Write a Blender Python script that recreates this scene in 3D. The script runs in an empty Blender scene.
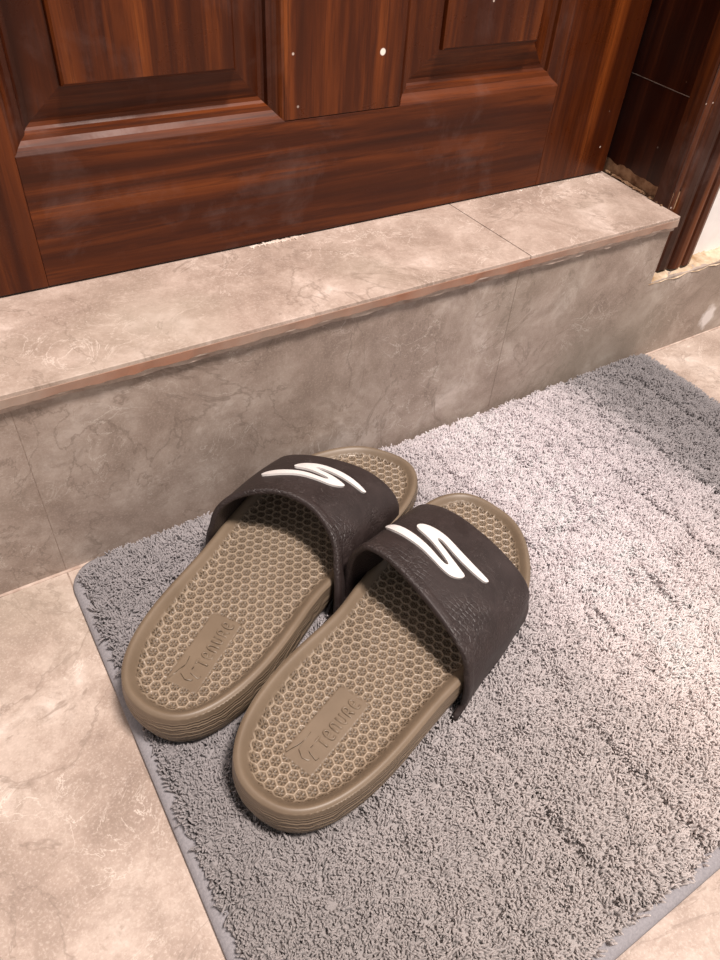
import bpy, math, bmesh
import numpy as np
rng = np.random.default_rng(7)
COL = bpy.context.scene.collection

# ------------------------------------------------------------------ helpers
def link(o, parent=None):
    COL.objects.link(o)
    if parent is not None: o.parent = parent
    return o

def np_mesh(name, verts, faces, mat, parent=None, smooth=True, colors=None):
    """verts (n,3); faces: list of integer arrays (k,m)"""
    me = bpy.data.meshes.new(name)
    verts = np.asarray(verts, np.float32)
    faces = [np.asarray(f, np.int32) for f in faces if len(f)]
    me.vertices.add(len(verts)); me.vertices.foreach_set('co', verts.ravel())
    loops = np.concatenate([f.ravel() for f in faces])
    tot = np.concatenate([np.full(len(f), f.shape[1], np.int32) for f in faces])
    start = np.concatenate([[0], np.cumsum(tot)[:-1]]).astype(np.int32)
    me.loops.add(len(loops)); me.loops.foreach_set('vertex_index', loops)
    me.polygons.add(len(tot)); me.polygons.foreach_set('loop_start', start)
    me.update(calc_edges=True)
    me.polygons.foreach_set('use_smooth', np.full(len(tot), smooth))
    if colors is not None:
        ca = me.color_attributes.new('fibre_colour', 'FLOAT_COLOR', 'POINT')
        c4 = np.concatenate([colors, np.ones((len(colors), 1))], 1).astype(np.float32)
        ca.data.foreach_set('color', c4.ravel())
    me.validate()
    for m in (mat if isinstance(mat, (list, tuple)) else [mat]): me.materials.append(m)
    return link(bpy.data.objects.new(name, me), parent)

def bm_obj(name, bm, mat, parent=None, smooth=False, bevel=0, seg=2):
    bmesh.ops.recalc_face_normals(bm, faces=bm.faces)
    me = bpy.data.meshes.new(name); bm.to_mesh(me); bm.free()
    for p in me.polygons: p.use_smooth = smooth
    me.materials.append(mat)
    o = link(bpy.data.objects.new(name, me), parent)
    if bevel:
        b = o.modifiers.new('bevel', 'BEVEL'); b.width = bevel; b.segments = seg; b.limit_method = 'ANGLE'
    return o

def add_box(bm, x0, x1, y0, y1, z0, z1):
    v = [bm.verts.new(p) for p in ((x0,y0,z0),(x1,y0,z0),(x1,y1,z0),(x0,y1,z0),(x0,y0,z1),(x1,y0,z1),(x1,y1,z1),(x0,y1,z1))]
    for f in ((0,3,2,1),(4,5,6,7),(0,1,5,4),(1,2,6,5),(2,3,7,6),(3,0,4,7)): bm.faces.new([v[i] for i in f])

def box(name, x0, x1, y0, y1, z0, z1, mat, parent=None, bevel=0):
    bm = bmesh.new(); add_box(bm, x0, x1, y0, y1, z0, z1)
    return bm_obj(name, bm, mat, parent, bevel=bevel)

def empty(name, loc=(0, 0, 0), rz=0):
    o = link(bpy.data.objects.new(name, None)); o.location = loc; o.rotation_euler.z = rz
    o.empty_display_size = .05
    return o

def tag(o, label=None, cat=None, group=None, kind=None):
    if label: o['label'] = label
    if cat: o['category'] = cat
    if group: o['group'] = group
    if kind: o['kind'] = kind
    return o

def sstep(a, b, x):
    t = np.clip((x - a) / (b - a), 0, 1); return t * t * (3 - 2 * t)

def vnoise(x, y, seed=0):
    """smooth value noise on a unit lattice, -1..1"""
    r = np.random.default_rng(seed).uniform(-1, 1, (256, 256))
    xi = np.floor(x).astype(int); yi = np.floor(y).astype(int)
    fx = x - xi; fy = y - yi; fx = fx*fx*(3-2*fx); fy = fy*fy*(3-2*fy)
    g = lambda i, j: r[i % 256, j % 256]
    return (g(xi,yi)*(1-fx)*(1-fy)+g(xi+1,yi)*fx*(1-fy)+g(xi,yi+1)*(1-fx)*fy+g(xi+1,yi+1)*fx*fy)

# ------------------------------------------------------------------ materials
class NT:
    def __init__(s, name):
        s.m = bpy.data.materials.new(name); s.m.use_nodes = True
        s.t = s.m.node_tree; s.b = s.t.nodes['Principled BSDF']
        s.tc = s.t.nodes.new('ShaderNodeTexCoord')
    def L(s, a, b): s.t.links.new(a, b)
    def n(s, typ, **kw):
        nd = s.t.nodes.new(typ)
        for k, v in kw.items():
            if k in nd.inputs.keys():
                if hasattr(v, 'is_output') or isinstance(v, bpy.types.NodeSocket): s.L(v, nd.inputs[k])
                else: nd.inputs[k].default_value = v
            else: setattr(nd, k, v)
        return nd
    def mapping(s, scale=(1,1,1), rot=(0,0,0), loc=(0,0,0)):
        m = s.n('ShaderNodeMapping'); s.L(s.tc.outputs['Object'], m.inputs['Vector'])
        m.inputs['Scale'].default_value = scale; m.inputs['Rotation'].default_value = rot; m.inputs['Location'].default_value = loc
        return m.outputs[0]
    def noise(s, vec, scale, detail=4, rough=.55, dist=0):
        n = s.n('ShaderNodeTexNoise'); s.L(vec, n.inputs['Vector'])
        n.inputs['Scale'].default_value = scale; n.inputs['Detail'].default_value = detail
        n.inputs['Roughness'].default_value = rough; n.inputs['Distortion'].default_value = dist
        return n.outputs['Fac']
    def ramp(s, fac, stops, interp='LINEAR'):
        r = s.n('ShaderNodeValToRGB'); s.L(fac, r.inputs[0]); cr = r.color_ramp; cr.interpolation = interp
        while len(cr.elements) < len(stops): cr.elements.new(.5)
        for e, (p, c) in zip(cr.elements, stops):
            e.position = p; e.color = (*c, 1) if len(c) == 3 else c
        return r.outputs[0]
    def rampv(s, fac, a, b, va=0., vb=1.):
        r = s.n('ShaderNodeMapRange'); s.L(fac, r.inputs[0])
        r.inputs[1].default_value = a; r.inputs[2].default_value = b; r.inputs[3].default_value = va; r.inputs[4].default_value = vb
        return r.outputs[0]
    def mix(s, fac, a, b, mode='MIX'):
        m = s.n('ShaderNodeMix', data_type='RGBA', blend_type=mode)
        for sock, v in ((m.inputs[0], fac), (m.inputs[6], a), (m.inputs[7], b)):
            if isinstance(v, bpy.types.NodeSocket): s.L(v, sock)
            elif isinstance(v, (int, float)): sock.default_value = v
            else: sock.default_value = (*v, 1)
        return m.outputs[2]
    def math(s, op, a, b=0., c=None):
        m = s.n('ShaderNodeMath', operation=op)
        for i, v in enumerate((a, b) if c is None else (a, b, c)):
            if isinstance(v, bpy.types.NodeSocket): s.L(v, m.inputs[i])
            else: m.inputs[i].default_value = v
        return m.outputs[0]
    def bump(s, h, dist=.001, strength=1., prev=None):
        b = s.n('ShaderNodeBump'); s.L(h, b.inputs['Height']); b.inputs['Distance'].default_value = dist; b.inputs['Strength'].default_value = strength
        if prev is not None: s.L(prev, b.inputs['Normal'])
        return b.outputs[0]
    def dots(s, pts):
        """1 inside small spots round given object-space points (x,y,z,r)"""
        acc = None
        for x, y, z, r in pts:
            d = s.n('ShaderNodeVectorMath', operation='DISTANCE'); s.L(s.tc.outputs['Object'], d.inputs[0]); d.inputs[1].default_value = (x, y, z)
            v = s.rampv(d.outputs['Value'], r*.75, r, 1, 0)
            acc = v if acc is None else s.math('MAXIMUM', acc, v)
        return acc
    def set(s, **kw):
        for k, v in kw.items():
            k = k.replace('_', ' ')
            i = s.b.inputs[k]
            if isinstance(v, bpy.types.NodeSocket): s.L(v, i)
            elif isinstance(v, tuple) and len(v) == 3 and k != 'Normal': i.default_value = (*v, 1)
            else: i.default_value = v

def mat_tile(name, stain=None, tint=(1, 1, 1), seed=0.):
    s = NT(name)
    v = s.mapping(loc=(seed, seed*.7, seed*.3))
    big = s.noise(v, 13, 8, .70, .3)
    col = s.ramp(big, [(.30, (.28,.215,.178)), (.45, (.42,.335,.283)), (.56, (.54,.45,.39)), (.68, (.74,.65,.59))])
    med = s.noise(v, 38, 6, .65, .8)
    col = s.mix(s.rampv(med, .46, .66, 0, .62), col, (.31,.240,.195))
    # fine speckle grain
    fine = s.noise(v, 620, 4, .75)
    col = s.mix(s.rampv(fine, .50, .70, 0, .50), col, (.70,.61,.54))
    fine2 = s.noise(v, 260, 4, .7)
    col = s.mix(s.rampv(fine2, .58, .74, 0, .5), col, (.27,.205,.16))
    # pale scratch-like veins
    w = s.noise(s.mapping(loc=(3.1+seed, 1.7, .4)), 22, 5, .62, 2.2)
    vein = s.math('ABSOLUTE', s.math('SUBTRACT', w, .5))
    msk = s.rampv(s.noise(v, 16, 2), .45, .62, 0, 1)
    pale = s.math('MULTIPLY', s.rampv(vein, .0, .012, 1, 0), msk)
    col = s.mix(s.math('MULTIPLY', pale, .8), col, (.80,.72,.65))
    w2 = s.noise(s.mapping(loc=(8.1, 2.7+seed, 5.4)), 7, 6, .6, 1.5)
    dark = s.rampv(s.math('ABSOLUTE', s.math('SUBTRACT', w2, .52)), 0, .010, .55, 0)
    col = s.mix(dark, col, (.24,.185,.15))
    # greenish grey smoky areas
    g = s.noise(s.mapping(loc=(1.3, 9.7, seed+4)), 5.5, 3, .5)
    col = s.mix(s.rampv(g, .52, .70, 0, .45), col, (.36,.32,.255))
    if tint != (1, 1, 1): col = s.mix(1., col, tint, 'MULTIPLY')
    if stain:
        for (x, y, z, r, sc) in stain:
            m = s.n('ShaderNodeMapping'); s.L(s.tc.outputs['Object'], m.inputs['Vector']); m.inputs['Location'].default_value = (-x*sc[0], -y*sc[1], -z*sc[2]); m.inputs['Scale'].default_value = sc
            ln = s.n('ShaderNodeVectorMath', operation='LENGTH'); s.L(m.outputs[0], ln.inputs[0])
            wob = s.math('ADD', ln.outputs['Value'], s.math('MULTIPLY', s.math('SUBTRACT', s.noise(v, 140, 3), .5), r*1.2))
            col = s.mix(s.rampv(wob, r*.7, r*1.2, .75, 0), col, (.80,.76,.74))
    rough = s.rampv(med, .35, .7, .38, .55)
    bmp = s.bump(fine, .0002, .35, s.bump(med, .0007, .4))
    s.set(Base_Color=col, Roughness=rough, Normal=bmp, Specular_IOR_Level=.42)
    return s.m

def mat_wood(name, axis='z', dark=1., spots=None, dusty=0., rough=.27, hue=(1.08, .95, .72)):
    s = NT(name)
    # the grain runs along the given axis
    sc = {'z': (1, 1, .045), 'x': (.045, 1, 1)}[axis]
    v = s.mapping(scale=sc)
    a = s.noise(v, 42, 5, .6, .9)
    b = s.noise(v, 190, 5, .7, .3)
    c = s.noise(s.mapping(scale=tuple(1-(1-q)*.75 for q in sc), loc=(4, 2, 7)), 9, 3, .5, .6)
    k = lambda r, g, bl: (r*dark*hue[0], g*dark*hue[1], bl*dark*hue[2])
    col = s.ramp(a, [(.30, k(.030,.0075,.0028)), (.45, k(.078,.019,.0055)), (.58, k(.160,.042,.0105)), (.72, k(.29,.088,.022))])
    col = s.mix(s.rampv(b, .48, .62, 0, .7), col, k(.040,.009,.004))
    col = s.mix(s.rampv(c, .46, .66, 0, .6), col, k(.045,.010,.004))
    # dust film and small paint specks
    dn = s.noise(s.mapping(loc=(1, 5, 3)), 17, 6, .7, .4)
    if dusty: col = s.mix(s.math('MULTIPLY', s.rampv(dn, .53, .75, 0, dusty), s.rampv(b, .35, .6, .3, 1)), col, (.34,.25,.23))
    vo = s.n('ShaderNodeTexVoronoi'); s.L(s.mapping(loc=(.3, .3, .3)), vo.inputs['Vector']); vo.inputs['Scale'].default_value = 46
    spk = s.math('MULTIPLY', s.rampv(vo.outputs['Distance'], .030, .050, 1, 0), s.rampv(s.noise(s.mapping(), 6, 2), .47, .53, 0, 1))
    col = s.mix(s.math('MULTIPLY', spk, .8), col, (.62,.52,.45))
    if spots: col = s.mix(s.dots(spots), col, (.85,.80,.72))
    r = s.rampv(dn, .4, .7, rough, rough+.22)
    s.set(Base_Color=col, Roughness=r, Normal=s.bump(b, .0003, .25), Coat_Weight=.0, Specular_IOR_Level=.26)
    return s.m

def mat_plain(name, c1, c2, scale=120, rough=.7, bump=.0004, detail=4, spec=.4):
    s = NT(name); v = s.mapping(); f = s.noise(v, scale, detail, .6)
    s.set(Base_Color=s.ramp(f, [(.35, c1), (.65, c2)]), Roughness=rough, Normal=s.bump(f, bump, .6), Specular_IOR_Level=spec)
    return s.m

M = {}
M['floor'] = mat_tile('floor_tile', tint=(.93, .91, .895), seed=2.3)
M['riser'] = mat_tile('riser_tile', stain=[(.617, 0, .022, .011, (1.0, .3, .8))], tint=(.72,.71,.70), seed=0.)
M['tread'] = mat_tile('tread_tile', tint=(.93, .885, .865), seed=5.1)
M['grout'] = mat_plain('grout', (.25,.185,.15), (.38,.30,.245), 300, .9)
M['clay'] = mat_plain('red_brown_tile_edge', (.30,.145,.09), (.34,.27,.22), 9, .8, detail=7)
M['mortar'] = mat_plain('beige_mortar', (.36,.26,.21), (.60,.50,.43), 60, .9, .0006, detail=6)
M['sealant'] = mat_plain('pale_mortar', (.50,.40,.33), (.72,.63,.56), 200, .9, .0008)
M['ledge'] = mat_plain('yellowed_mortar', (.30,.19,.10), (.66,.54,.40), 45, .9, .0015)
M['wall'] = mat_plain('white_paint', (.80,.77,.75), (.86,.83,.81), 60, .7, .0003)
M['wood_v'] = mat_wood('door_wood_upright', 'z', dark=.80, spots=[(.2205, .1034, .2885, .0026)])
M['wood_h'] = mat_wood('door_wood_level', 'x', dark=.76, dusty=.14, rough=.42)
M['wood_p'] = mat_wood('door_wood_panel', 'z', dark=.72, dusty=.1)
M['jamb'] = mat_wood('frame_wood_dark', 'z', dark=.33, rough=.30, hue=(1, .9, 1.3))
M['casing'] = mat_wood('casing_wood', 'z', dark=.50, dusty=.18, rough=.33)
M['raw'] = mat_plain('raw_brown_wood', (.16,.08,.04), (.38,.24,.14), 90, .9, .0015)

# slipper materials ------------------------------------------------
def mat_sole():
    s = NT('tan_foam'); v = s.mapping()
    a = s.noise(v, 30, 4, .6); f = s.noise(v, 900, 2, .6)
    col = s.ramp(a, [(.3, (.150,.109,.072)), (.7, (.188,.139,.094))])
    # pit shade is painted dark; rubbed, smoother cell walls carry painted pale highlights
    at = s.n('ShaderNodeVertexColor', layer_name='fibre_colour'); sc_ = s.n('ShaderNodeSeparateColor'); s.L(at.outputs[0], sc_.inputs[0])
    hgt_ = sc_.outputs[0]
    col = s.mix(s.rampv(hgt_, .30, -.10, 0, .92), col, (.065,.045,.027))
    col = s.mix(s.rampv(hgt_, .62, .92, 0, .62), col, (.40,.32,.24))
    # wavy fine layered ribs where the wall stands upright
    g = s.n('ShaderNodeNewGeometry'); sx = s.n('ShaderNodeSeparateXYZ'); s.L(g.outputs['True Normal'], sx.inputs[0])
    side = s.rampv(s.math('ABSOLUTE', sx.outputs['Z']), .35, .6, 1, 0)
    sp = s.n('ShaderNodeSeparateXYZ'); s.L(s.tc.outputs['Object'], sp.inputs[0])
    low = s.rampv(sp.outputs['Z'], .036, .041, 1, 0)
    wob = s.noise(s.mapping(scale=(1, 1, .35)), 55, 3, .55)
    ph = s.math('ADD', s.math('MULTIPLY', sp.outputs['Z'], 2600.), s.math('MULTIPLY', wob, 26.))
    rib = s.math('MULTIPLY', s.math('MULTIPLY', s.math('SINE', ph), side), low)
    s.set(Base_Color=col, Roughness=s.rampv(hgt_, .55, .95, .46, .30), Specular_IOR_Level=.5, Normal=s.bump(rib, .0009, .55, s.bump(f, .0001, .3)))
    return s.m
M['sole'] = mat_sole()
def mat_strap():
    s = NT('dark_brown_rubber'); v = s.mapping()
    vo = s.n('ShaderNodeTexVoronoi', feature='DISTANCE_TO_EDGE'); s.L(s.mapping(), vo.inputs['Vector']); vo.inputs['Scale'].default_value = 300; vo.inputs['Randomness'].default_value = .65
    cell = s.rampv(vo.outputs['Distance'], .0, .16, 0, 1)
    patch = s.rampv(s.noise(s.mapping(loc=(2, 2, 5)), 24, 2), .42, .60, .15, 1)
    a = s.noise(v, 70, 5, .65, .5)
    col = s.ramp(a, [(.35, (.022,.0150,.0140)), (.7, (.034,.0235,.022))])
    sc = s.noise(s.mapping(scale=(1, 1, 2), loc=(7, 1, 2)), 60, 4, .7, 1.5)
    scr = s.rampv(s.math('ABSOLUTE', s.math('SUBTRACT', sc, .62)), 0, .006, .45, 0)
    col = s.mix(scr, col, (.21,.18,.17))
    s.set(Base_Color=col, Roughness=s.rampv(a, .3, .7, .42, .58), Specular_IOR_Level=.38,
          Normal=s.bump(s.math('MULTIPLY', cell, patch), .0004, .7, s.bump(s.noise(v, 1200, 2), .00008, .3)))
    return s.m
M['strap'] = mat_strap()
M['logo'] = mat_plain('white_rubber', (.66,.63,.61), (.74,.71,.69), 90, .45, .0001)
M['binding'] = mat_plain('grey_woven_tape', (.225,.215,.228), (.29,.277,.29), 700, .85, .0003)
M['backing'] = mat_plain('grey_backing', (.20,.19,.195), (.28,.27,.275), 300, .95)
def mat_pile():
    s = NT('microfibre_pile')
    at = s.n('ShaderNodeVertexColor', layer_name='fibre_colour')
    s.set(Base_Color=at.outputs[0], Roughness=.85, Specular_IOR_Level=.15, Sheen_Weight=.25, Sheen_Roughness=.5)
    tl = s.n('ShaderNodeBsdfTranslucent'); s.L(at.outputs[0], tl.inputs[0])
    mx = s.n('ShaderNodeMixShader'); mx.inputs[0].default_value = .46
    s.L(s.b.outputs[0], mx.inputs[1]); s.L(tl.outputs[0], mx.inputs[2]); s.L(mx.outputs[0], s.t.nodes['Material Output'].inputs['Surface'])
    return s.m
M['pile'] = mat_pile()

# ------------------------------------------------------------------ setting
H = .1627; DY = .1034; SR = .4865       # step height, tread depth, right end of the step
SEAM = [-.0955, .3052]                   # joints of the riser and floor tiles

# floor: one slab per tile with open joints, over a grout bed
fl = tag(empty('floor'), kind='structure')
box('grout_bed', -1.6, 2.2, -2.2, .02, -.02, -.0005, M['grout'], fl)
fx = [-1.6, -.896, -.0955, .705, 1.505, 2.2]; fy = [-2.2, -1.615, -.815, -.0015]
for i in range(len(fx)-1):
    for j in range(len(fy)-1):
        box('floor_tile', fx[i]+.0005, fx[i+1]-.0005, fy[j]+.0005, fy[j+1]-.0005, -.011, 0, M['floor'], fl, bevel=.0002)

st = tag(empty('doorstep', (0, 0, 0)), kind='structure')
box('step_core', -.9, SR-.001, .0003, .20, 0, H-.012, M['grout'], st)
rx = [-.9, -.0955, .3010]
for i in range(2):
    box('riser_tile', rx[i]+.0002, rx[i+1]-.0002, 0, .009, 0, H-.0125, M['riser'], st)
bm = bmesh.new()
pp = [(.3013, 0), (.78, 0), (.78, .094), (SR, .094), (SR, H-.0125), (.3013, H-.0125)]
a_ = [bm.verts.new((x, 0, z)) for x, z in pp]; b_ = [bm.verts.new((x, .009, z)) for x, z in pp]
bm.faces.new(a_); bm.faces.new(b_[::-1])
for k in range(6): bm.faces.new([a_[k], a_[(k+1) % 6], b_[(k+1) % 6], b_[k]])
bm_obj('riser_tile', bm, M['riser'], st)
tx = [-.9, -.4945, .3052, SR+.001]
for i in range(3):
    bm = bmesh.new()
    x0, x1 = tx[i]+.0004, tx[i+1]-.0004
    # right end follows the slightly skewed reveal
    xe = x1 if i < 2 else .5035
    p = [(x0,-.0045),(x1,-.0045),(xe,.135),(x0,.135)]
    lo = [bm.verts.new((a, b, H-.0098)) for a, b in p]; hi = [bm.verts.new((a, b, H)) for a, b in p]
    bm.faces.new(lo[::-1]); bm.faces.new(hi)
    for k in range(4): bm.faces.new([lo[k], lo[(k+1)%4], hi[(k+1)%4], hi[k]])
    bm_obj('tread_tile', bm, M['tread'], st, bevel=.0005)
# the cut edge of the tread tiles shows its red-brown body, under it a thin mortar line
def edge_strip(name, x0, x1, y0, y1, z0, z1, mat, amp, seed, step=.004):
    n = int((x1-x0)/step)+1; xs = np.linspace(x0, x1, n)
    a = vnoise(xs*90, xs*0, seed)*amp + vnoise(xs*400, xs*0+3, seed)*amp*.5
    V = np.array([[(x, y0+.0004*w, z0+d) , (x, y0, z1), (x, y1, z1), (x, y1, z0+d)] for x, d, w in zip(xs, a, a/amp)]).reshape(-1, 3)
    q = np.arange(n-1)*4
    F = [np.stack([q+k, q+4+k, q+4+(k+1)%4, q+(k+1)%4], 1) for k in range(4)]
    F += [np.array([[3, 2, 1, 0]]), np.array([[0, 1, 2, 3]])+(n-1)*4]
    return np_mesh(name, V, [np.concatenate(F)], mat, st, smooth=False)
edge_strip('tile_edge', -.9, SR, -.0050, -.0040, H-.0088, H-.0030, M['clay'], .0006, 3)
edge_strip('mortar_line', -.9, SR, -.0027, .002, H-.0132, H-.0096, M['mortar'], .0006, 5)
edge_strip('mortar_line', -.9, SR+.25, -.0022, .001, 0, .0006, M['mortar'], .0004, 8)

# lower skirting tile that carries on to the right, with its rough mortar ledge
bs = tag(empty('baseboard_right'), kind='structure')
box('skirting_tile', .7805, 1.9, 0, .010, 0, .094, M['riser'], bs, bevel=.0006)
n = 300; xs = np.linspace(SR-.003, 1.9, n); rows = np.linspace(0, 1, 7)
V = []
for r_ in rows:
    y = -.0006 + r_*.027
    z = .0945 + .0018*vnoise(xs*120, xs*0+r_*9, 4) + .0012*vnoise(xs*420, xs*0+r_*31, 6) + .0022*r_
    if r_ == 0: z = .0922 + .0012*vnoise(xs*160, xs*0, 9)
    V.append(np.stack([xs, y + .0006*vnoise(xs*200, xs*0+r_*5, 2), z], 1))
V = np.concatenate(V); i, j = np.meshgrid(np.arange(6), np.arange(n-1), indexing='ij'); q = (i*n+j).ravel()
np_mesh('mortar_ledge', V, [np.stack([q, q+1, q+n+1, q+n], 1)], M['ledge'], bs)

wb = tag(box('wall_back', .545, 1.9, .021, .12, .09, 2.3, M['wall']), kind='structure')
wt = tag(box('wall_back_left', -1.6, -.225, .021, .12, .17, 2.3, M['wall']), kind='structure')
bl = tag(box('wall_back_low', -1.6, -.9, 0, .12, 0, .17, M['riser']), kind='structure')

# door ------------------------------------------------------------
DX0, DX1 = -.170, .4975
dr = tag(empty('door_1', (0, 0, 0)), kind='structure')
zb = H + .0015; ztop = 2.05
xs_ = [(DX0, -.0424), (.1407, .2395), (.4066, DX1)]
for a, b in (xs_[0], xs_[2]): box('stile', a, b, DY, DY+.04, zb, ztop, M['wood_v'], dr, bevel=.0005)
rails = [(zb, .2500), (.80, .92), (1.92, ztop)]
for z0, z1 in rails:
    box('rail', -.0423, .4065, DY+.0002, DY+.0398, z0, z1, M['wood_h'], dr, bevel=.0004)
for z0, z1 in ((.2505, .7995), (.9205, 1.9195)):
    box('mullion', .1407, .2395, DY+.0001, DY+.0399, z0, z1, M['wood_v'], dr, bevel=.0004)
PROF = [(0, .0003), (.0015, .0012), (.0035, .0042), (.0065, .0068), (.0095, .0072), (.0105, .0105), (.0120, .0118), (.0145, .0120),
        (.0330, .0052), (.0345, .0046), (.0350, .0005), (.0365, -.0008)]
def panel(x0, x1, z0, z1):
    V = []; F = []
    for d, y in PROF:
        dd = d*1.02
        V += [(x0+dd, DY+y, z0+dd), (x1-dd, DY+y, z0+dd), (x1-dd, DY+y, z1-dd), (x0+dd, DY+y, z1-dd)]
    n = len(PROF)
    for k in range(n-1):
        for e in range(4):
            F.append((k*4+e, k*4+(e+1)%4, k*4+4+(e+1)%4, k*4+4+e))
    F.append(tuple((n-1)*4+e for e in range(4)))
    # split in two meshes' worth of material: level grain on the lower and upper mouldings, upright elsewhere
    me = bpy.data.meshes.new('panel'); me.from_pydata(V, [], F)
    me.materials.append(M['wood_p']); me.materials.append(M['wood_h'])
    for i_, p in enumerate(me.polygons):
        p.material_index = 1 if (i_ < (n-1)*4 and (i_ % 4) in (0, 2)) else 0
    o = link(bpy.data.objects.new('panel', me), dr)
    return o
for z0, z1 in ((.2500, .80), (.92, 1.92)):
    panel(-.0424, .1407, z0, z1); panel(.2395, .4066, z0, z1)
box('door_back', -.05, .41, DY+.018, DY+.038, .20, 1.95, M['wood_h'], dr)
# right reveal ------------------------------------------------------
fr = tag(empty('trim_1'), kind='structure')
def reveal(name, z0, z1, mat, off=0., ya=DY+.03, jag=0., seed=1, yb=.0135):
    # slightly skewed board from the door towards the room
    A = np.array([.5022+off + (ya-DY)*.13, ya]); B = np.array([.4900+off, yb])
    n = 40; t = np.linspace(0, 1, n)
    P = A[None]*(1-t[:, None]) + B[None]*t[:, None]
    zz = z0 + jag*(vnoise(t*9, t*0, seed) + .6*vnoise(t*28, t*0, seed+1))
    V = np.concatenate([np.c_[P, zz], np.c_[P, np.full(n, z1)], np.c_[P[:, 0]+.02, P[:, 1], zz], np.c_[P[:, 0]+.02, P[:, 1], np.full(n, z1)]])
    k = np.arange(n-1)
    F = np.concatenate([np.stack([k, k+1, k+n+1, k+n], 1), np.stack([k+2*n, k+2*n+1, k+1, k], 1), np.stack([k+n, k+n+1, k+3*n+1, k+3*n], 1), np.stack([k+3*n, k+3*n+1, k+2*n+1, k+2*n], 1),
                        [[0, n, 3*n, 2*n]], [[n-1, 3*n-1, 4*n-1, 2*n-1]]])
    return np_mesh(name, V, [F], mat, fr, smooth=False)
reveal('reveal_board', .1755, .2512, M['jamb'], jag=.0016)
reveal('reveal_board', .2521, 2.08, M['jamb'], off=-.0004)
reveal('joint_filler', .2510, .2523, M['sealant'], off=.0006)
reveal('reveal_core', .1600, .1800, M['raw'], off=.0012)
# casing with vertical mouldings
def extrude_profile(name, prof, z0, z1, mat, parent, back, jag=0.):
    pts = list(prof) + [(prof[-1][0], back), (prof[0][0], back)]
    n = len(pts); V = []
    for x, y in pts: V.append((x, y, z0 + (jag*rng.uniform(-1, 1))))
    for x, y in pts: V.append((x, y, z1))
    me = bpy.data.meshes.new(name)
    me.from_pydata(V, [], [tuple(range(n))[::-1], tuple(range(n, 2*n))] + [(i, (i+1) % n, (i+1) % n+n, i+n) for i in range(n)])
    me.materials.append(mat)
    return link(bpy.data.objects.new(name, me), parent)
cp = [(.4890,.0165),(.4898,.0140),(.4950,.0125),(.4975,.0125),(.4988,.0138),(.5003,.0138),(.5015,.0120),(.5060,.0095),(.5130,.0086),(.5180,.0092),(.5190,.0108),
      (.5208,.0108),(.5218,.0085),(.5260,.0062),(.5310,.0056),(.5350,.0065),(.5362,.0082),(.5380,.0082),(.5390,.0062),(.5450,.0055),(.5510,.0075),(.5540,.0125),(.5550,.0175)]
tr = tag(extrude_profile('trim_2', cp, .0975, 2.10, M['casing'], None, .030, .0012), kind='structure')
# left side of the same frame (just outside the picture)
cl = [(-.2275+(.5520-x), y) for x, y in cp[::-1]]
tag(extrude_profile('trim_3', cl, .1640, 2.10, M['casing'], None, .030), kind='structure')
tag(box('trim_4', -.178, -.1715, .030, .150, H+.0005, 2.08, M['jamb']), kind='structure')
tag(box('trim_5', -.178, .520, .030, .150, 2.081, 2.12, M['jamb']), kind='structure')
tag(box('wall_back_top', -.225, .545, .021, .12, 2.121, 2.3, M['wall']), kind='structure')

# crumbs of old plaster along the foot of the door and chips on the tread
def crumbs():
    bm = bmesh.new(); r = np.random.default_rng(12)
    def one(x, y, z, s):
        res = bmesh.ops.create_icosphere(bm, subdivisions=1, radius=s)
        sc = r.uniform(.5, 1.6, 3); sc[2] = r.uniform(.35, .8)
        for v in res['verts']:
            v.co = (x + v.co.x*sc[0]*r.uniform(.7, 1.3), y + v.co.y*sc[1]*r.uniform(.7, 1.3), z + s*.3 + v.co.z*sc[2])
    for x0, x1, n, s in ((.108, .156, 70, .0012), (.122, .146, 60, .0014), (-.155, -.105, 44, .0011), (.375, .49, 40, .0007), (-.1, .37, 34, .0005)):
        for _ in range(n):
            x = r.uniform(x0, x1); one(x, DY - abs(r.normal(0, .0013)) - .0006, H, s*r.uniform(.4, 1.2))
    for _ in range(34): one(r.uniform(-.14, .48), r.uniform(.004, .095), H, r.uniform(.0002, .0005))
    return tag(bm_obj('plaster_crumbs', bm, M['sealant']), 'pale crumbs of old plaster lying along the foot of the brown door', 'plaster crumbs', kind='stuff')
crumbs()
bm = bmesh.new(); r = np.random.default_rng(5)
for _ in range(60):
    t = r.uniform(0, 1); x = .503-t*.014+.001; y = DY-t*.085; s = r.uniform(.0006, .0022)
    res = bmesh.ops.create_icosphere(bm, subdivisions=1, radius=s)
    for v in res['verts']: v.co = (x - abs(r.normal(0, .0012)) + v.co.x*r.uniform(.6, 1.4), y + v.co.y*1.8, H + .0004 + s*.4 + v.co.z*.6)
bm_obj('wood_crumbs', bm, M['raw'], fr)

# ------------------------------------------------------------------ slippers
C = [0.056678178, 0.00255981, -1.894e-05, 0.004977574, 0.003307184, -0.003849443, 0.002452512, -0.003928027, -0.000153277, 0.001218752, -0.000847104, 0.00040004, -0.000474388, -1.2526e-05, -1.9741e-05]
SX = .42
def outline(th):
    r = C[0] + 0*th
    for k in range(1, 8): r = r + C[2*k-1]*np.cos(k*th) + C[2*k]*np.sin(k*th)
    t_ = (th+np.pi) % (2*np.pi)-np.pi
    r = r - .0074*np.exp(-((t_-1.20)/.25)**2)      # nearly straight inner side
    return r*np.cos(th)/SX, r*np.sin(th), r
POSE = {'R': (.0730, -.1839, .3659548, 1), 'L': (.0331, -.0920, .5186564, -1)}
ZB = .0100
def zrim(x): return .04578 - .0095*sstep(-.16, .16, x)

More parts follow.
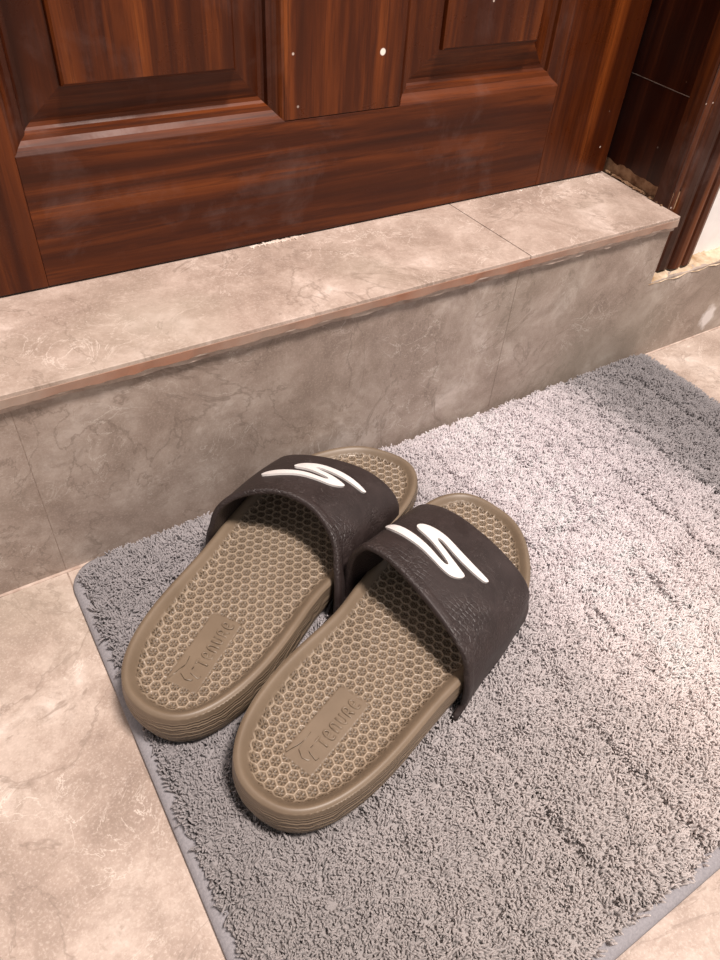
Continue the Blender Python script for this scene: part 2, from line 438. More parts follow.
THD = np.linspace(0, 2*np.pi, 1441)[:-1]
OX, OY, _ = outline(THD)
def dist_outline(x, y):
    d = np.empty(len(x))
    for s in range(0, len(x), 20000):
        a = x[s:s+20000, None]-OX[None]; b = y[s:s+20000, None]-OY[None]
        d[s:s+20000] = np.sqrt((a*a+b*b).min(1))
    return d

def hex_height(x, y, pitch=.0066):
    # centres neighbour each other along y
    p = pitch; r3 = math.sqrt(3)
    def near(ox, oy):
        cx = np.round((x-ox)/(p*r3))*(p*r3)+ox; cy = np.round((y-oy)/p)*p+oy
        return x-cx, y-cy
    a = near(0, 0); b = near(p*r3/2, p/2)
    use = (a[0]**2+a[1]**2) < (b[0]**2+b[1]**2)
    dx = np.where(use, a[0], b[0]); dy = np.where(use, a[1], b[1])
    m = np.abs(dy)
    for ang in (30, -30):
        m = np.maximum(m, np.abs(dx*math.cos(math.radians(ang))+dy*math.sin(math.radians(ang))))
    e = p/2 - m                                     # distance to the cell wall
    wall = 1 - sstep(.00028, .00075, e)
    rr = np.hypot(dx, dy); th = np.arctan2(dy, dx)
    spoke = np.cos(6*th + 0)                        # six spokes between six pits
    pit = np.clip(sstep(.0005, .0009, rr)*(1-sstep(.0021, .0026, rr)), 0, 1)*sstep(.15, -.55, spoke)
    hub = 1-sstep(.0004, .0008, rr)
    return wall*1.0 + (1-wall)*(.38 + .15*hub - .62*pit)

PLATE = {'R': (-.0818, -.0033, math.radians(.6)), 'L': (-.0862, 0., math.radians(5.3))}   # centre (mirrored frame) and turn in the room's sense
NU, NV = 880, 330
print('sole grid')
uu, vv = np.meshgrid(np.linspace(-1, 1, NU), np.linspace(-1, 1, NV), indexing='ij')
du = uu*np.sqrt(1-vv*vv/2); dv = vv*np.sqrt(1-uu*uu/2)
rho = np.hypot(du, dv); th = np.arctan2(dv, du)
GX, GY, _ = outline(th); GX = (GX*rho).ravel(); GY = (GY*rho).ravel()
D0 = dist_outline(GX, GY)

def footbed(x, y, d, side, full=False):
    zr = zrim(x)
    depth = .0062 + .0040*(1-sstep(-.10, 0., x)) - .0008*sstep(.05, .12, x)
    wid = .0135 - .002*sstep(0, .1, x)
    z = zr - .0016*np.clip((.0026-d)/.0026, 0, 1)**2
    z = z - depth*sstep(.0026, wid-.001, d)
    # arch swell on the inner side
    z = z + .0022*np.exp(-((x+.01)/.045)**2)*sstep(.0, .045, y)*sstep(.006, .02, d)
    hx = hex_height(x, y)
    mask = sstep(.0066, .0088, d)
    cx, cy, a = PLATE[side]; m = POSE[side][3]
    lx = x-cx; ly = (y-cy)*m
    px = lx*math.cos(a)+ly*math.sin(a); py = -lx*math.sin(a)+ly*math.cos(a)
    q = np.maximum(np.abs(px)-.0265+.002, 0)**2 + np.maximum(np.abs(py)-.0103+.002, 0)**2
    pd = np.sqrt(q)-.002 + np.minimum(np.maximum(np.abs(px)-.0245, np.abs(py)-.0083), 0)*1.
    inside = 1-sstep(-.0002, .0005, pd)
    h = hx*(1-inside)*(1-.55*(1-sstep(.0, .0022, pd))) + inside*.55
    return (z + .00088*h*mask, h*mask) if full else z + .00088*h*mask

def make_sole(side, root):
    m = POSE[side][3]
    x, y = GX, GY
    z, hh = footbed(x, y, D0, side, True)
    msk = sstep(.0066, .0088, D0)
    top = np.stack([x, y*m, z], 1)
    idx = np.arange(NU*NV).reshape(NU, NV)
    q = np.stack([idx[:-1, :-1], idx[1:, :-1], idx[1:, 1:], idx[:-1, 1:]], -1).reshape(-1, 4)
    ring = np.concatenate([idx[:, 0], idx[-1, 1:], idx[-2::-1, -1], idx[0, -2:0:-1]])
    bx, by = x[ring], y[ring]; nb = len(ring)
    # outward direction along the ring
    tx_ = np.roll(bx, -3)-np.roll(bx, 3); ty_ = np.roll(by, -3)-np.roll(by, 3)
    L_ = np.hypot(tx_, ty_)+1e-9; nx, ny = ty_/L_, -tx_/L_
    K = 30; verts = [top]; faces = [q]; prev = ring; base = len(top)
    arc = np.concatenate([[0], np.cumsum(np.hypot(np.diff(bx), np.diff(by)))])
    zr = z[ring]
    for k in range(1, K+1):
        s = k/K
        off = .0016*math.sin(math.pi*min(1, s*1.25)*.8) - .0045*s**3
        if s > .93: off -= .0012*((s-.93)/.07)**2
        off = off + .00018*np.sin(s*48 + 3.2*vnoise(arc*38, arc*0+s*2, 3))*np.clip((s-.16)*8, 0, 1)
        zz = zr + (ZB-zr)*s
        # squeeze below the strap so that the strap lies flush
        sq = np.exp(-((bx-.045)/.055)**4)*.0020*sstep(.0, .2, np.array(s))
        verts.append(np.stack([bx+nx*(off-sq), (by+ny*(off-sq))*m, zz], 1))
        cur = base + np.arange(nb); nxt = lambda a: np.roll(a, -1)
        faces.append(np.stack([prev, cur, nxt(cur), nxt(prev)], 1)); prev = cur; base += nb
    verts.append(np.array([[0, 0, ZB]])); c = base
    faces3 = np.stack([prev, np.full(nb, c), np.roll(prev, -1)], 1)
    F4 = np.concatenate(faces)
    if m < 0: F4 = F4[:, ::-1]; faces3 = faces3[:, ::-1]
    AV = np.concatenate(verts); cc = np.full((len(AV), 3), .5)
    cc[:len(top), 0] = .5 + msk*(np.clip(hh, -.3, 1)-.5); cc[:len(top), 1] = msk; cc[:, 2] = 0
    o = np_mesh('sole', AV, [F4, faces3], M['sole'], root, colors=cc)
    return o

# raised word and mark on the heel plate, x runs from the heel towards the toe
def ribbon(pts, w, z0, h, V, F):
    """rounded raised stroke along a polyline"""
    P = np.array(pts, float); n = len(P)
    T = np.gradient(P, axis=0); T /= np.linalg.norm(T, axis=1)[:, None]+1e-12
    N = np.stack([-T[:, 1], T[:, 0]], 1)
    prof = [(-1, 0), (-.85, .7), (-.45, 1), (.45, 1), (.85, .7), (1, 0)]
    b = len(V)
    ends = [(-.8, .0, 0)]; rows = [(P[0]-T[0]*w*.8, N[0], .5, .0)]
    for i in range(n): rows.append((P[i], N[i], 1., 1.))
    rows.append((P[-1]+T[-1]*w*.8, N[-1], .5, .0))
    for p, nn, ws, hs in rows:
        for a, c in prof:
            V.append((*(p+nn*a*w*ws), z0+c*h*hs))
    k = len(prof)
    for i in range(len(rows)-1):
        for j in range(k-1):
            F.append((b+i*k+j, b+(i+1)*k+j, b+(i+1)*k+j+1, b+i*k+j+1))
def arcpts(cx, cy, rx, ry, a0, a1, n=10):
    return [(cx+rx*math.cos(math.radians(a0+(a1-a0)*i/n)), cy+ry*math.sin(math.radians(a0+(a1-a0)*i/n))) for i in range(n+1)]
LET = {  # 1 unit tall, ~.8 wide
 'T': [[(0, 1), (.8, 1)], [(.4, .95), (.4, 0)]],
 'E': [[(.78, .05), (.35, 0)]+arcpts(.35, .5, .35, .5, 268, 92, 10)+[(.5, 1.0), (.72, .86), (.74, .62), (.6, .52), (.08, .5)]],
 'N': [[(0, 0), (0, .6)]+arcpts(.37, .6, .37, .4, 180, 0, 8)+[(.74, 0)]],
 'U': [[(0, 1), (0, .4)]+arcpts(.37, .4, .37, .4, 180, 360, 8)+[(.74, 1)]],
 'R': [[(0, 0), (0, .7)]+arcpts(.3, .7, .3, .3, 180, 90, 4)+[(.45, 1)]+arcpts(.45, .74, .27, .26, 90, -90, 6)+[(.05, .46)], [(.4, .45), (.74, 0)]],
}
def flat_poly(pts, z0, h, V, F):
    b = len(V); n = len(pts); c = np.mean(pts, 0)
    for x, y in pts: V.append((x, y, z0))
    for x, y in pts: V.append((*(c+(np.array([x, y])-c)*.93), z0+h))
    F.append(tuple(b+n+i for i in range(n)))
    for i in range(n): F.append((b+i, b+(i+1) % n, b+n+(i+1) % n, b+n+i))
def make_lettering(side, root):
    V, F = [], []
    lh = .0070; x = -.0098; y0 = -.0068
    for ch in 'TENURE':
        for s in LET[ch]:
            s2 = []
            for a, b in zip(s[:-1], s[1:]):      # resample straight runs
                k = max(1, int(math.hypot(b[0]-a[0], b[1]-a[1])/.2))
                s2 += [(a[0]+(b[0]-a[0])*i/k, a[1]+(b[1]-a[1])*i/k) for i in range(k)]
            s2.append(s[-1])
            ribbon([(x+a*lh*.62, y0+b*lh) for a, b in s2], .00074, 0, .0012, V, F)
        x += lh*.62*.8+.0025
    # the winged mark in front of the word
    k_ = .001
    for pl in ([(-25.5, 9.0), (-24.9, 10.), (-6.9, 7.7), (-6.8, 5.9), (-13.2, 5.2)], [(-13.2, 5.2), (-12.6, 4.3), (-20.1, -4.4), (-21.3, -3.9), (-22.2, .1), (-19.6, 4.6)],
               [(-15.1, 2.4), (-11.9, 1.4), (-12.3, -.1), (-14.9, .1), (-16.2, -7.6), (-18.7, -6.9), (-17.0, -.4)]):
        flat_poly([(x_*k_, y_*k_) for x_, y_ in pl], 0, .0015, V, F)
    cx, cy, a = PLATE[side]; m = POSE[side][3]
    V = np.array(V); X = cx + V[:, 0]*math.cos(a)-V[:, 1]*math.sin(a); Yw = cy*m + V[:, 0]*math.sin(a)+V[:, 1]*math.cos(a)
    Ys = Yw*m
    zf = footbed(X, Ys, dist_outline(X, Ys), side)
    W = np.stack([X, Yw, zf+V[:, 2]-.00012], 1)
    me = bpy.data.meshes.new('raised_lettering'); me.from_pydata(W.tolist(), [], F)
    bb = bmesh.new(); bb.from_mesh(me); bmesh.ops.recalc_face_normals(bb, faces=bb.faces)
    for f_ in bb.faces:
        if f_.normal.z < -.05: f_.normal_flip()
    bb.to_mesh(me); bb.free()
    for p in me.polygons: p.use_smooth = len(p.vertices) == 4
    ca = me.color_attributes.new('fibre_colour', 'FLOAT_COLOR', 'POINT')
    ca.data.foreach_set('color', np.tile(np.array([.58, .5, .5, 1.], np.float32), len(me.vertices)))
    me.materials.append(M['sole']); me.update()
    return link(bpy.data.objects.new('raised_lettering', me), root)

STRAP = {'R': ([.0564,.0006,.0580,2.904,.0062,.0111,-.0084,-.0024,.2475,.1534], [.0550,.0002,.0450,2.5193,.0823,.0099,-.0042,-.0033,.0536,.0419]),
         'L': ([.0554,.0001,.0596,2.1328,.0198,.0064,-.0319,-.0054,-.1715,.1656], [.0551,-.0001,.0447,2.4904,.0809,.0099,-.0064,-.0064,-.0060,.0203])}
Z0 = .02
def out_half(x):
    # half widths of the sole on the inner (+) and outer (-) side at x
    up = OY > 0
    o = np.argsort(OX[up]); med = np.interp(x, OX[up][o], OY[up][o])
    dn = ~up; o = np.argsort(OX[dn]); lat = -np.interp(x, OX[dn][o], OY[dn][o])
    return med, lat
def strap_edge(c, ph):
    W, yc, h, p, x0, x1, x2, x3, k, k2 = c
    cs, sn = np.cos(ph), np.sin(ph)
    u = np.sign(cs)*np.abs(cs)**(2/p); w = np.abs(sn)**(2/p)
    x = x0+x1*u+x2*u*u+x3*u**3
    z = Z0+h*w*(1+k*u+k2*u*u)
    return np.stack([x, yc+W*u, z], -1), u
NPH, NT_ = 161, 49
def strap_surface(side):
    # phi graded so that the steep ends stay even
    ph = np.linspace(0, np.pi, NPH)
    A, u = strap_edge(STRAP[side][0], ph); B, u2 = strap_edge(STRAP[side][1], ph)
    t = np.linspace(0, 1, NT_)[:, None, None]
    S = A[None]*(1-t)+B[None]*t
    # small crown of the band between its two edges
    S[..., 2] += .0018*np.sin(np.pi*t[..., 0])*np.sin(ph)[None]
    med, lat = out_half(S[..., 0])
    U = (u[None]*(1-t[..., 0])+u2[None]*t[..., 0])
    need = np.where(U > 0, med, lat)+.0022 - np.abs(S[..., 1])
    wt = sstep(.0, .45, t[..., 0])
    S[..., 1] += np.sign(U)*np.where(need > 0, need*np.abs(U)**5, 0.) - .0033*(U > 0)*np.abs(U)**3 + np.where(need < 0, need, 0)*np.sign(U)*wt*(U > 0)*np.abs(U)**2.5
    # run on down the wall of the sole
    ext = []
    for e, kk in ((0, 1), (NPH-1, -1)):
        a = S[:, e].copy(); rows = []
        for dz in (.0035, .0070): b_ = a.copy(); b_[:, 2] -= dz; b_[:, 1] -= np.sign(a[:, 1])*dz*(.12 if kk < 0 else .55); b_[:, 0] -= dz*1.3*(1-t[:, 0, 0])**2; rows.append(b_)
        ext.append(rows)
    S = np.concatenate([ext[0][1][:, None], ext[0][0][:, None], S, ext[1][0][:, None], ext[1][1][:, None]], 1)
    return S, ph
def surf_normals(S):
    dt = np.gradient(S, axis=0); dp = np.gradient(S, axis=1)
    N = np.cross(dp, dt); N /= np.linalg.norm(N, axis=2)[..., None]+1e-12
    c = S.mean((0, 1)); c[2] = .02
    sg = np.sign(((S-c)*N).sum(2).mean()); return N*sg
def make_strap(side, root):
    m = POSE[side][3]; S, _ = strap_surface(side); N = surf_normals(S)
    TH = .0036; nt, npz = S.shape[:2]
    Mid = S - N*TH/2
    L_ = np.linalg.norm(np.diff(S, axis=0), axis=2).sum(0)        # length per column
    # closed section: outer face, rounded front edge, inner face, rounded rear edge
    rows = []
    tt = np.linspace(0, 1, nt)
    def at(t):
        i = min(int(t*(nt-1)), nt-2); f = t*(nt-1)-i
        return Mid[i]*(1-f)+Mid[i+1]*f, N[i]*(1-f)+N[i+1]*f
    dirF = Mid[-1]-Mid[-2]; dirF /= np.linalg.norm(dirF, axis=1)[:, None]
    dirR = Mid[0]-Mid[1]; dirR /= np.linalg.norm(dirR, axis=1)[:, None]
    inner = lambda t: 1 - .25*0
    # outer with a low welt along the rear edge
    for t in np.concatenate([np.linspace(0, .09, 8), np.linspace(.12, .95, 26), [.97, .985, 1]]):
        P, n_ = at(t); welt = .0007*(1-sstep(.045, .075, t)) 
        rows.append(P + n_*(TH/2+welt))
    for a in (60, 30, 0, -30, -60): 
        P, n_ = at(1); rows.append(P + n_*TH/2*math.sin(math.radians(a)) + dirF*TH/2*.8*math.cos(math.radians(a)))
    for t in np.linspace(1, 0, 30): P, n_ = at(t); rows.append(P - n_*TH/2)
    for a in (-60, -30, 0, 30, 60):
        P, n_ = at(0); hh = TH/2+(.0007 if a > 0 else 0); rows.append(P + n_*hh*math.sin(math.radians(a)) + dirR*TH/2*.8*math.cos(math.radians(a)))
    R = np.array(rows); nr = len(R); R[..., 1] *= m
    V = R.reshape(-1, 3); i, j = np.meshgrid(np.arange(nr), np.arange(npz-1), indexing='ij')
    a = (i*npz+j).ravel(); b = (((i+1) % nr)*npz+j).ravel()
    F = np.stack([a, b, b+1, a+1], 1)
    if m < 0: F = F[:, ::-1]
    # end caps
    me_o = np_mesh('strap', V, [F], M['strap'], root)
    bm = bmesh.new(); bm.from_mesh(me_o.data); bmesh.ops.holes_fill(bm, edges=[e for e in bm.edges if e.is_boundary], sides=0)
    bmesh.ops.recalc_face_normals(bm, faces=bm.faces); bm.to_mesh(me_o.data); bm.free()
    return me_o

# the S-shaped mark on the strap: (across, along) in metres, + across = towards the right-hand side seen from the heel
LOGO = [(-45.6,28.6),(-46.2,31.2),(-44.8,33.6),(-40.1,34.2),(-35.2,34.1),(-29.5,33.5),(-23.2,33.0),(-16.8,32.6),(-10.7,32.2),(-5.5,31.7),(-1.9,31.4),(3.1,31.5),(5.0,32.0),(6.3,33.0),
        (4.9,33.9),(1.3,34.6),(-4.7,35.6),(-11.3,36.9),(-16.4,37.8),(-25.1,39.2),(-28.2,40.9),(-29.2,43.2),(-28.2,46.2),(-24.9,48.7),(-20,50.1),(-15.0,50.8),(-8.7,51.0),(0.4,50.4),(9.3,50.1),
        (14.8,50.2),(20.7,50.5),(27,51.2),(32.3,51.8),(33.6,51.0),(33.4,49.4),(31.5,47.2),(26.1,45.4),(19.5,44.0),(11.3,43.1),(2.6,43.2),(-3.6,43.8),(-8.5,44.4),(-11.2,43.9),(-11.0,42.6),(-6.8,41.4),(1.1,40.1),
        (8.9,39.0),(15.5,38.4),(18.9,38.1),(20.3,36.6),(19.2,33.4),(16.0,29.6),(11.7,27.2),(5.8,26.2),(-2.4,25.9),(-11.8,26.0),(-18.3,25.9),(-24.0,25.5),(-30.6,25.6),(-35.5,25.9),(-39.7,26.6)]
LOGO = np.array(LOGO)/1000
AFF = {'R': None, 'L': None}
def make_logo(side, strap):
    m = POSE[side][3]; S, _ = strap_surface(side); N = surf_normals(S); nt, npz = S.shape[:2]
    mid = npz//2
    arc = np.concatenate([np.zeros((nt, 1)), np.cumsum(np.linalg.norm(np.diff(S, axis=1), axis=2), 1)], 1); arc -= arc[:, mid:mid+1]
    al = np.concatenate([np.zeros((1, npz)), np.cumsum(np.linalg.norm(np.diff(S, axis=0), axis=2), 0)], 0)
    def put(a, l, h):
        a = a*m                                    # first columns are the inner side
        f = .5
        for _ in range(12):
            # find column for arc a on the row f, then row for length l in that column
            i = min(max(int(f), 0), nt-2); w = f-i
            row = arc[i]*(1-w)+arc[i+1]*w
            j = float(np.interp(a, row, np.arange(npz)))
            jj = min(int(j), npz-2); wj = j-jj
            colm = al[:, jj]*(1-wj)+al[:, jj+1]*wj
            f = float(np.interp(l, colm, np.arange(nt)))
        i = min(int(f), nt-2); w = f-i
        bl_ = lambda A: (A[i, jj]*(1-w)*(1-wj)+A[i+1, jj]*w*(1-wj)+A[i, jj+1]*(1-w)*wj+A[i+1, jj+1]*w*wj)
        P = bl_(S)+bl_(N)*h; return (P[0], P[1]*m, P[2])
    P = LOGO.copy()
    if AFF[side] is not None:
        A_ = AFF[side]; P = np.stack([A_[0][0]*P[:, 0]+A_[1][0]*P[:, 1]+A_[2][0], A_[0][1]*P[:, 0]+A_[1][1]*P[:, 1]+A_[2][1]], 1)
    T_ = np.roll(P, -1, 0)-np.roll(P, 1, 0); T_ /= np.linalg.norm(T_, axis=1)[:, None]+1e-9
    area_ = np.sum(P[:, 0]*np.roll(P[:, 1], -1)-np.roll(P[:, 0], -1)*P[:, 1])
    P = P + np.stack([-T_[:, 1], T_[:, 0]], 1)*.00042*np.sign(area_)
    # round the outline (Chaikin)
    for _ in range(2):
        Q = np.roll(P, -1, 0); P = np.stack([P*.75+Q*.25, P*.25+Q*.75], 1).reshape(-1, 2)
    bm = bmesh.new(); vs = [bm.verts.new((x, y, 0)) for x, y in P]; f = bm.faces.new(vs)
    bmesh.ops.triangulate(bm, faces=[f])
    x0, x1 = P[:, 0].min(), P[:, 0].max()
    for c in np.arange(x0, x1, .0022):
        bmesh.ops.bisect_plane(bm, geom=bm.verts[:]+bm.edges[:]+bm.faces[:], plane_co=(c, 0, 0), plane_no=(1, 0, 0))
    for c in np.arange(P[:, 1].min(), P[:, 1].max(), .004):
        bmesh.ops.bisect_plane(bm, geom=bm.verts[:]+bm.edges[:]+bm.faces[:], plane_co=(0, c, 0), plane_no=(0, 1, 0))
    r_ = bmesh.ops.extrude_face_region(bm, geom=bm.faces[:])
    up = set(v for v in r_['geom'] if isinstance(v, bmesh.types.BMVert))
    bm.verts.ensure_lookup_table()
    for v in bm.verts: v.co = put(v.co.x, v.co.y, .0016 if v in up else -.0004)
    bm.normal_update()
    o = bm_obj('emblem', bm, M['logo'], strap, smooth=False)
    b = o.modifiers.new('bevel', 'BEVEL'); b.width = .0005; b.segments = 2; b.limit_method = 'ANGLE'; b.angle_limit = math.radians(50)
    return o

def make_slipper(side, label):
    X, Y, a, m = POSE[side]
    root = empty('slide_slipper', (X, Y, 0), a)
    tag(root, label, 'slipper', 'pair of tan and dark brown slide slippers')
    so = make_sole(side, root); make_lettering(side, so)
    sp = make_strap(side, root); lo = make_logo(side, sp); lo['label'] = 'raised white curved emblem'
    return root
AFF['L'] = ((.85, .05), (.16, .88), (-.0038, .0008))
AFF['R'] = ((.955, 0.), (0., 1.), (-.0002, -.0030))
make_slipper('R', 'tan slide slipper with dark strap, the nearer one, farther from the tiled step')
make_slipper('L', 'tan slide slipper with dark strap, the one between the tiled step and its mate')

# ------------------------------------------------------------------ rug
RX0, RX1, RY0, RY1 = -.0965, .513, -.3835, -.0012; RA = -.004; CR = .024
rug = empty('bath_rug', (0, 0, 0)); tag(rug, 'grey and white striped fluffy rug on the tiled floor under both slippers', 'rug')
def rrect(off, n=14):
    x0, x1, y0, y1, r = RX0+off, RX1-off, RY0+off, RY1-off, CR-off
    P = []
    for cx, cy, a0 in ((x1-r, y1-r, 0), (x0+r, y1-r, 90), (x0+r, y0+r, 180), (x1-r, y0+r, 270)):
        for i in range(n+1):
            a = math.radians(a0+90*i/n); P.append((cx+r*math.cos(a), cy+r*math.sin(a)))
    P = np.array(P); Q = []
    for a, b in zip(P, np.roll(P, -1, 0)):
        k = max(1, int(np.linalg.norm(b-a)/.006))
        for i in range(k): Q.append(a+(b-a)*i/k)
    return np.array(Q)
base = rrect(0.)
def ring_off(off):
    T = np.roll(base, -1, 0)-np.roll(base, 1, 0); T /= np.linalg.norm(T, axis=1)[:, None]
    N = np.stack([-T[:, 1], T[:, 0]], 1)
    return base+N*off
nb = len(base)
wv = .0009*vnoise(np.arange(nb)*.35, np.zeros(nb), 3)
prof = [(.0125, .0008), (.0125, .0042), (.0100, .0058), (.0070, .0062), (.0035, .0054), (.0008, .0036), (.0002, .0020), (.0012, .0006)]
V = np.concatenate([np.c_[ring_off(o)+0*wv[:, None], z+wv*(z > .001)*.5] for o, z in prof]); F = []
k = np.arange(nb)
for i in range(len(prof)):
    a = i*nb+k; b = ((i+1) % len(prof))*nb+k
    F.append(np.stack([a, np.roll(a, -1), np.roll(b, -1), b], 1))
bind = np_mesh('binding', V, [np.concatenate(F)], M['binding'], rug); bind['label'] = 'smooth grey edge tape'
ring = ring_off(.0130)
bm = bmesh.new(); lo = [bm.verts.new((x, y, .0006)) for x, y in ring]; hi = [bm.verts.new((x, y, .0040)) for x, y in ring]
bm.faces.new(hi)
bm.faces.new(lo[::-1])
for i in range(nb): bm.faces.new([lo[i], lo[(i+1) % nb], hi[(i+1) % nb], hi[i]])
bm_obj('backing', bm, M['backing'], rug)

# pile: separate leaning yarn ends
SP = .00110
gx, gy = np.meshgrid(np.arange(RX0+.007, RX1-.007, SP), np.arange(RY0+.007, RY1-.003, SP), indexing='ij')
gx = gx.ravel()+rng.uniform(-.5, .5, gx.size)*SP; gy = gy.ravel()+rng.uniform(-.5, .5, gy.size)*SP
def inside_rr(x, y, off):
    cx, cy = (RX0+RX1)/2, (RY0+RY1)/2; hx, hy = (RX1-RX0)/2-off, (RY1-RY0)/2-off; r = CR-off
    qx = np.abs(x-cx)-(hx-r); qy = np.abs(y-cy)-(hy-r)
    return (np.hypot(np.maximum(qx, 0), np.maximum(qy, 0)) + np.minimum(np.maximum(qx, qy), 0)) - r
sd = inside_rr(gx, gy, 0.)
keep = (sd < -.0080) | ((gy > RY1-.012) & (sd < -.0035) & (gx > RX0+.03))
def sole_sd(x, y, side):
    X, Y, a, m = POSE[side]; dx, dy = x-X, y-Y
    lx = dx*math.cos(a)+dy*math.sin(a); ly = (-dx*math.sin(a)+dy*math.cos(a))*m
    t = np.arctan2(ly, lx*SX); rr = np.hypot(lx*SX, ly); _, _, ro = outline(t)
    d = np.full(len(x), .05); near = rr < ro*1.35
    dd = dist_outline(lx[near], ly[near]); d[near] = np.where(rr[near] < ro[near], -dd, dd); return d
sdis = np.minimum(sole_sd(gx, gy, 'R'), sole_sd(gx, gy, 'L'))
keep &= sdis > -.0045
gx, gy, sd, sdis = gx[keep], gy[keep], sd[keep], sdis[keep]; n = len(gx)
GRV = np.array([-.0405, .0215, .0860, .1480, .2110, .2730, .3340, .3950, .4610])
STOP = np.array([-.100, -.075, -.030, .010, .060, .110, .160, .195, .235, .290, .330, .375, .388, .402, .430, .470, .500, .520])
VAL  = np.array([ .48,   .48,   .52,  .58,  .63,  .67,  .75,  .86,  .95,  .94,  .88,  .81,  .74,  .54,  .48,  .42,  .42,  .50])
def pile_fields(x, y, sd, sdis, n_, jit):
    gw = x + .0035*vnoise(x*14, y*16, 21) + .0014*vnoise(x*60, y*75, 22)
    gd = (gw[:, None]-GRV[None]); gi = np.abs(gd).argmin(1); gdis = gd[np.arange(n_), gi]
    cx_ = gw + jit*rng.normal(0, .0040, n_) + .010*vnoise(x*22, y*9, 31)*(x < .385) + .005*vnoise(x*90, y*70, 33)
    val = np.interp(cx_, STOP, VAL)
    warm = sstep(-.12, -.36, y)*.5
    tint = np.stack([1.0+.05*warm, .945+.01*warm, .965-.09*warm], 1)
    lum = val*(1+jit*rng.normal(0, .05, n_))*(1+.05*vnoise(x*120, y*120, 8))
    col = np.clip(tint*lum[:, None], .03, .95)
    hgt = .0118*(1+jit*rng.uniform(-.08, .08, n_))*(1+.17*vnoise(x*260, y*260, 11)+.08*vnoise(x*120, y*120, 13))*(1+.10*vnoise(x*75, y*50, 12))
    gs = np.clip(.65+.9*vnoise(x*8, y*22, 51), 0, 1)*np.where(gi >= 2, 1, .4)
    dp, wd_ = (.55, .0021) if jit == 1. else (1.0, .0042)
    hgt *= 1-dp*gs*np.exp(-(gdis/wd_)**2)*(1 if jit == 1. else 1.)
    if jit < 1: hgt *= 1-.35*np.clip(vnoise(x*110+5, y*60, 61)-.25, 0, 1)
    hgt *= .72+.28*sstep(-.009, -.020, sd)
    hgt *= 1-.18*sstep(.012, .002, RY1-y)
    hgt = np.where(sdis < .004, np.minimum(hgt, .0052+.0035*np.clip((sdis+.0045)/.0085, 0, 1)+.004*np.clip(sdis/.004, 0, 1)), hgt)
    return col, hgt, gdis
col, hgt, gdis = pile_fields(gx, gy, sd, sdis, n, 1.)
lx = .10*vnoise(gx*60, gy*60, 1)+.42*vnoise(gx*330, gy*330, 2)+rng.normal(0, .20, n)
ly = .10*vnoise(gx*60, gy*60, 3)+.42*vnoise(gx*330, gy*330, 4)+rng.normal(0, .20, n)-.15
lx += .18*np.sign(gdis)*np.exp(-(gdis/.0035)**2)
# outer rows droop over the tape, mostly on the right-hand side
ox = np.where((RX1-gx) < .016, .75, 0); lx += ox
lx += np.where((gx-RX0) < .016, -.10, 0)
ly = np.where((RY1-gy) < .014, np.minimum(ly, .15), ly)
ln = np.hypot(lx, ly); f_ = np.minimum(1, 1.05/np.maximum(ln, 1e-6)); lx *= f_; ly *= f_
rad_ = .00070*(1+rng.uniform(-.2, .2, n))
seg = [(0, 0, 1.), (.50, .30, 1.0), (.86, .72, 1.05), (1.0, 1.02, .62)]
V = np.empty((n, len(seg)*3, 3), np.float32)
a0 = rng.uniform(0, 2*np.pi, n)
kx = rng.normal(0, .0008, n); ky = rng.normal(0, .0008, n)
for si, (s, b, rr) in enumerate(seg):
    cx = gx+lx*hgt*b*.8+kx*math.sin(3.1*s); cy = gy+ly*hgt*b*.8+ky*math.sin(3.1*s)
    cy = np.minimum(cy, RY1+.0032)
    cz = .0035+hgt*s*np.sqrt(np.clip(1-.30*(lx*lx+ly*ly), .3, 1))
    for q in range(3):
        a = a0+q*2.0944+s*.9
        V[:, si*3+q, 0] = cx+rad_*rr*np.cos(a); V[:, si*3+q, 1] = cy+rad_*rr*np.sin(a); V[:, si*3+q, 2] = cz+(.25*rad_*np.sin(a*1.0) if si else 0)
ns = len(seg)
fq = []
for si in range(ns-1):
    for q in range(3):
        fq.append((si*3+q, si*3+(q+1) % 3, si*3+3+(q+1) % 3, si*3+3+q))
fq = np.array(fq); ft = np.array([[(ns-1)*3, (ns-1)*3+1, (ns-1)*3+2]])
off = (np.arange(n)*ns*3)[:, None, None]
FQ = (fq[None]+off).reshape(-1, 4); FT = (ft[None]+off).reshape(-1, 3)
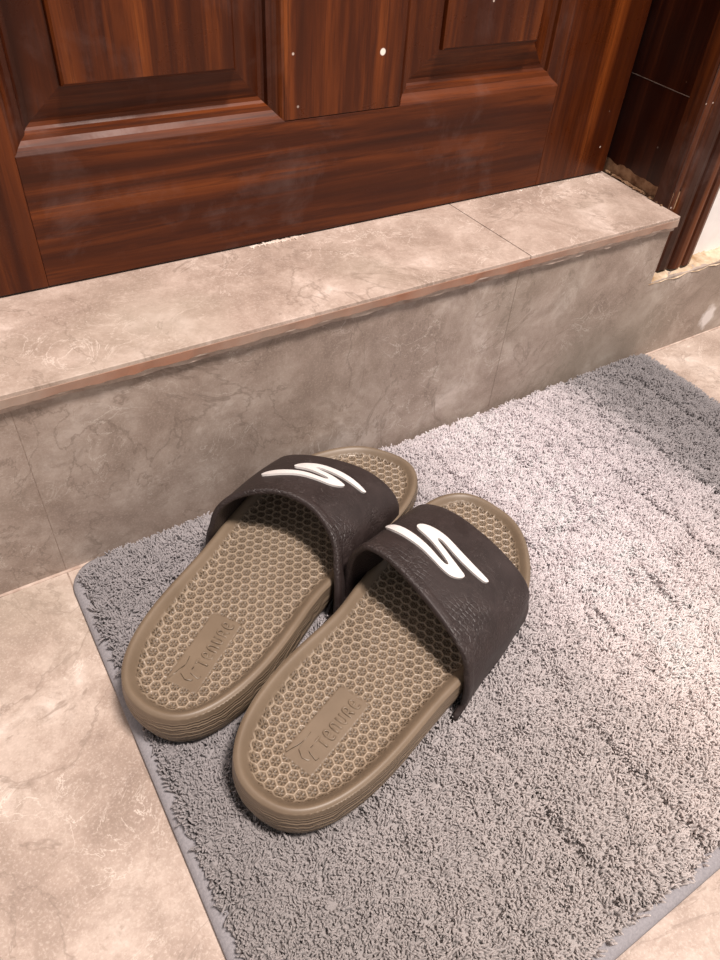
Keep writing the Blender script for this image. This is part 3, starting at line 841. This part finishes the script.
# matted body of the pile between the free yarn ends
bx_ = np.arange(RX0+.008, RX1-.0075, .00125); by_ = np.arange(RY0+.008, RY1-.0035, .00125)
BX, BY = np.meshgrid(bx_, by_, indexing='ij'); ni, nj = BX.shape; BX = BX.ravel(); BY = BY.ravel()
bsd = inside_rr(BX, BY, 0.); bdis = np.minimum(sole_sd(BX, BY, 'R'), sole_sd(BX, BY, 'L'))
bc, bh, _ = pile_fields(BX, BY, bsd, bdis, len(BX), .6)
BZ = .0035 + .66*bh*sstep(-.0078, -.0125, np.where(BY > RY1-.012, np.minimum(bsd, -.0100), bsd)) + .0006
BZ = np.where(bdis < 0, np.minimum(BZ, .0080), BZ)
q = (np.arange(ni-1)[:, None]*nj + np.arange(nj-1)[None]).ravel()
FB = np.stack([q, q+nj, q+nj+1, q+1], 1)
okc = (inside_rr(BX[q]+.0006, BY[q]+.0006, 0.) < -.0082) | (BY[q] > RY1-.012) & (BX[q] > RX0+.03) & (BX[q] < RX1-.03)
nv = n*ns*3
pile = np_mesh('pile', np.concatenate([V.reshape(-1, 3), np.stack([BX, BY, BZ], 1).astype(np.float32)]), [FQ, FT, FB[okc]+nv], M['pile'], rug,
               colors=np.concatenate([np.repeat(col, ns*3, 0), bc]))
tag(pile, 'fluffy yarn pile in grey and white bands', kind='stuff')
print('yarns', n)

# ------------------------------------------------------------------ light and camera
def area(name, loc, target, size, power, color, sy=None):
    l = bpy.data.lights.new(name, 'AREA'); l.energy = power; l.color = color; l.size = size
    if sy: l.shape = 'RECTANGLE'; l.size_y = sy
    o = link(bpy.data.objects.new(name, l)); o.location = loc
    from mathutils import Vector
    d = Vector(target)-Vector(loc); o.rotation_euler = d.to_track_quat('-Z', 'Y').to_euler(); return o
area('ceiling_lamp', (.30, -.85, 2.25), (.2, -.1, 0), .34, 89, (1.0, .885, .82))
w = bpy.data.worlds.new('room_ambient'); bpy.context.scene.world = w; w.use_nodes = True
bg = w.node_tree.nodes['Background']; bg.inputs[0].default_value = (1.0, .94, .93, 1); bg.inputs[1].default_value = .42

cam = bpy.data.cameras.new('camera'); co = link(bpy.data.objects.new('camera', cam))
cam.sensor_fit = 'VERTICAL'; cam.sensor_height = 24; cam.lens = 713.66*24/960; cam.clip_start = .01
co.location = (-.1096876, -.380371, .42); co.rotation_mode = 'XYZ'; co.rotation_euler = (.8072750, -.0609718, -.5568015)
sc = bpy.context.scene; sc.camera = co
sc.view_settings.view_transform = 'Standard'; sc.view_settings.look = 'None'; sc.view_settings.gamma = 1; sc.view_settings.use_curve_mapping = False
sc.view_settings.exposure = 0.0
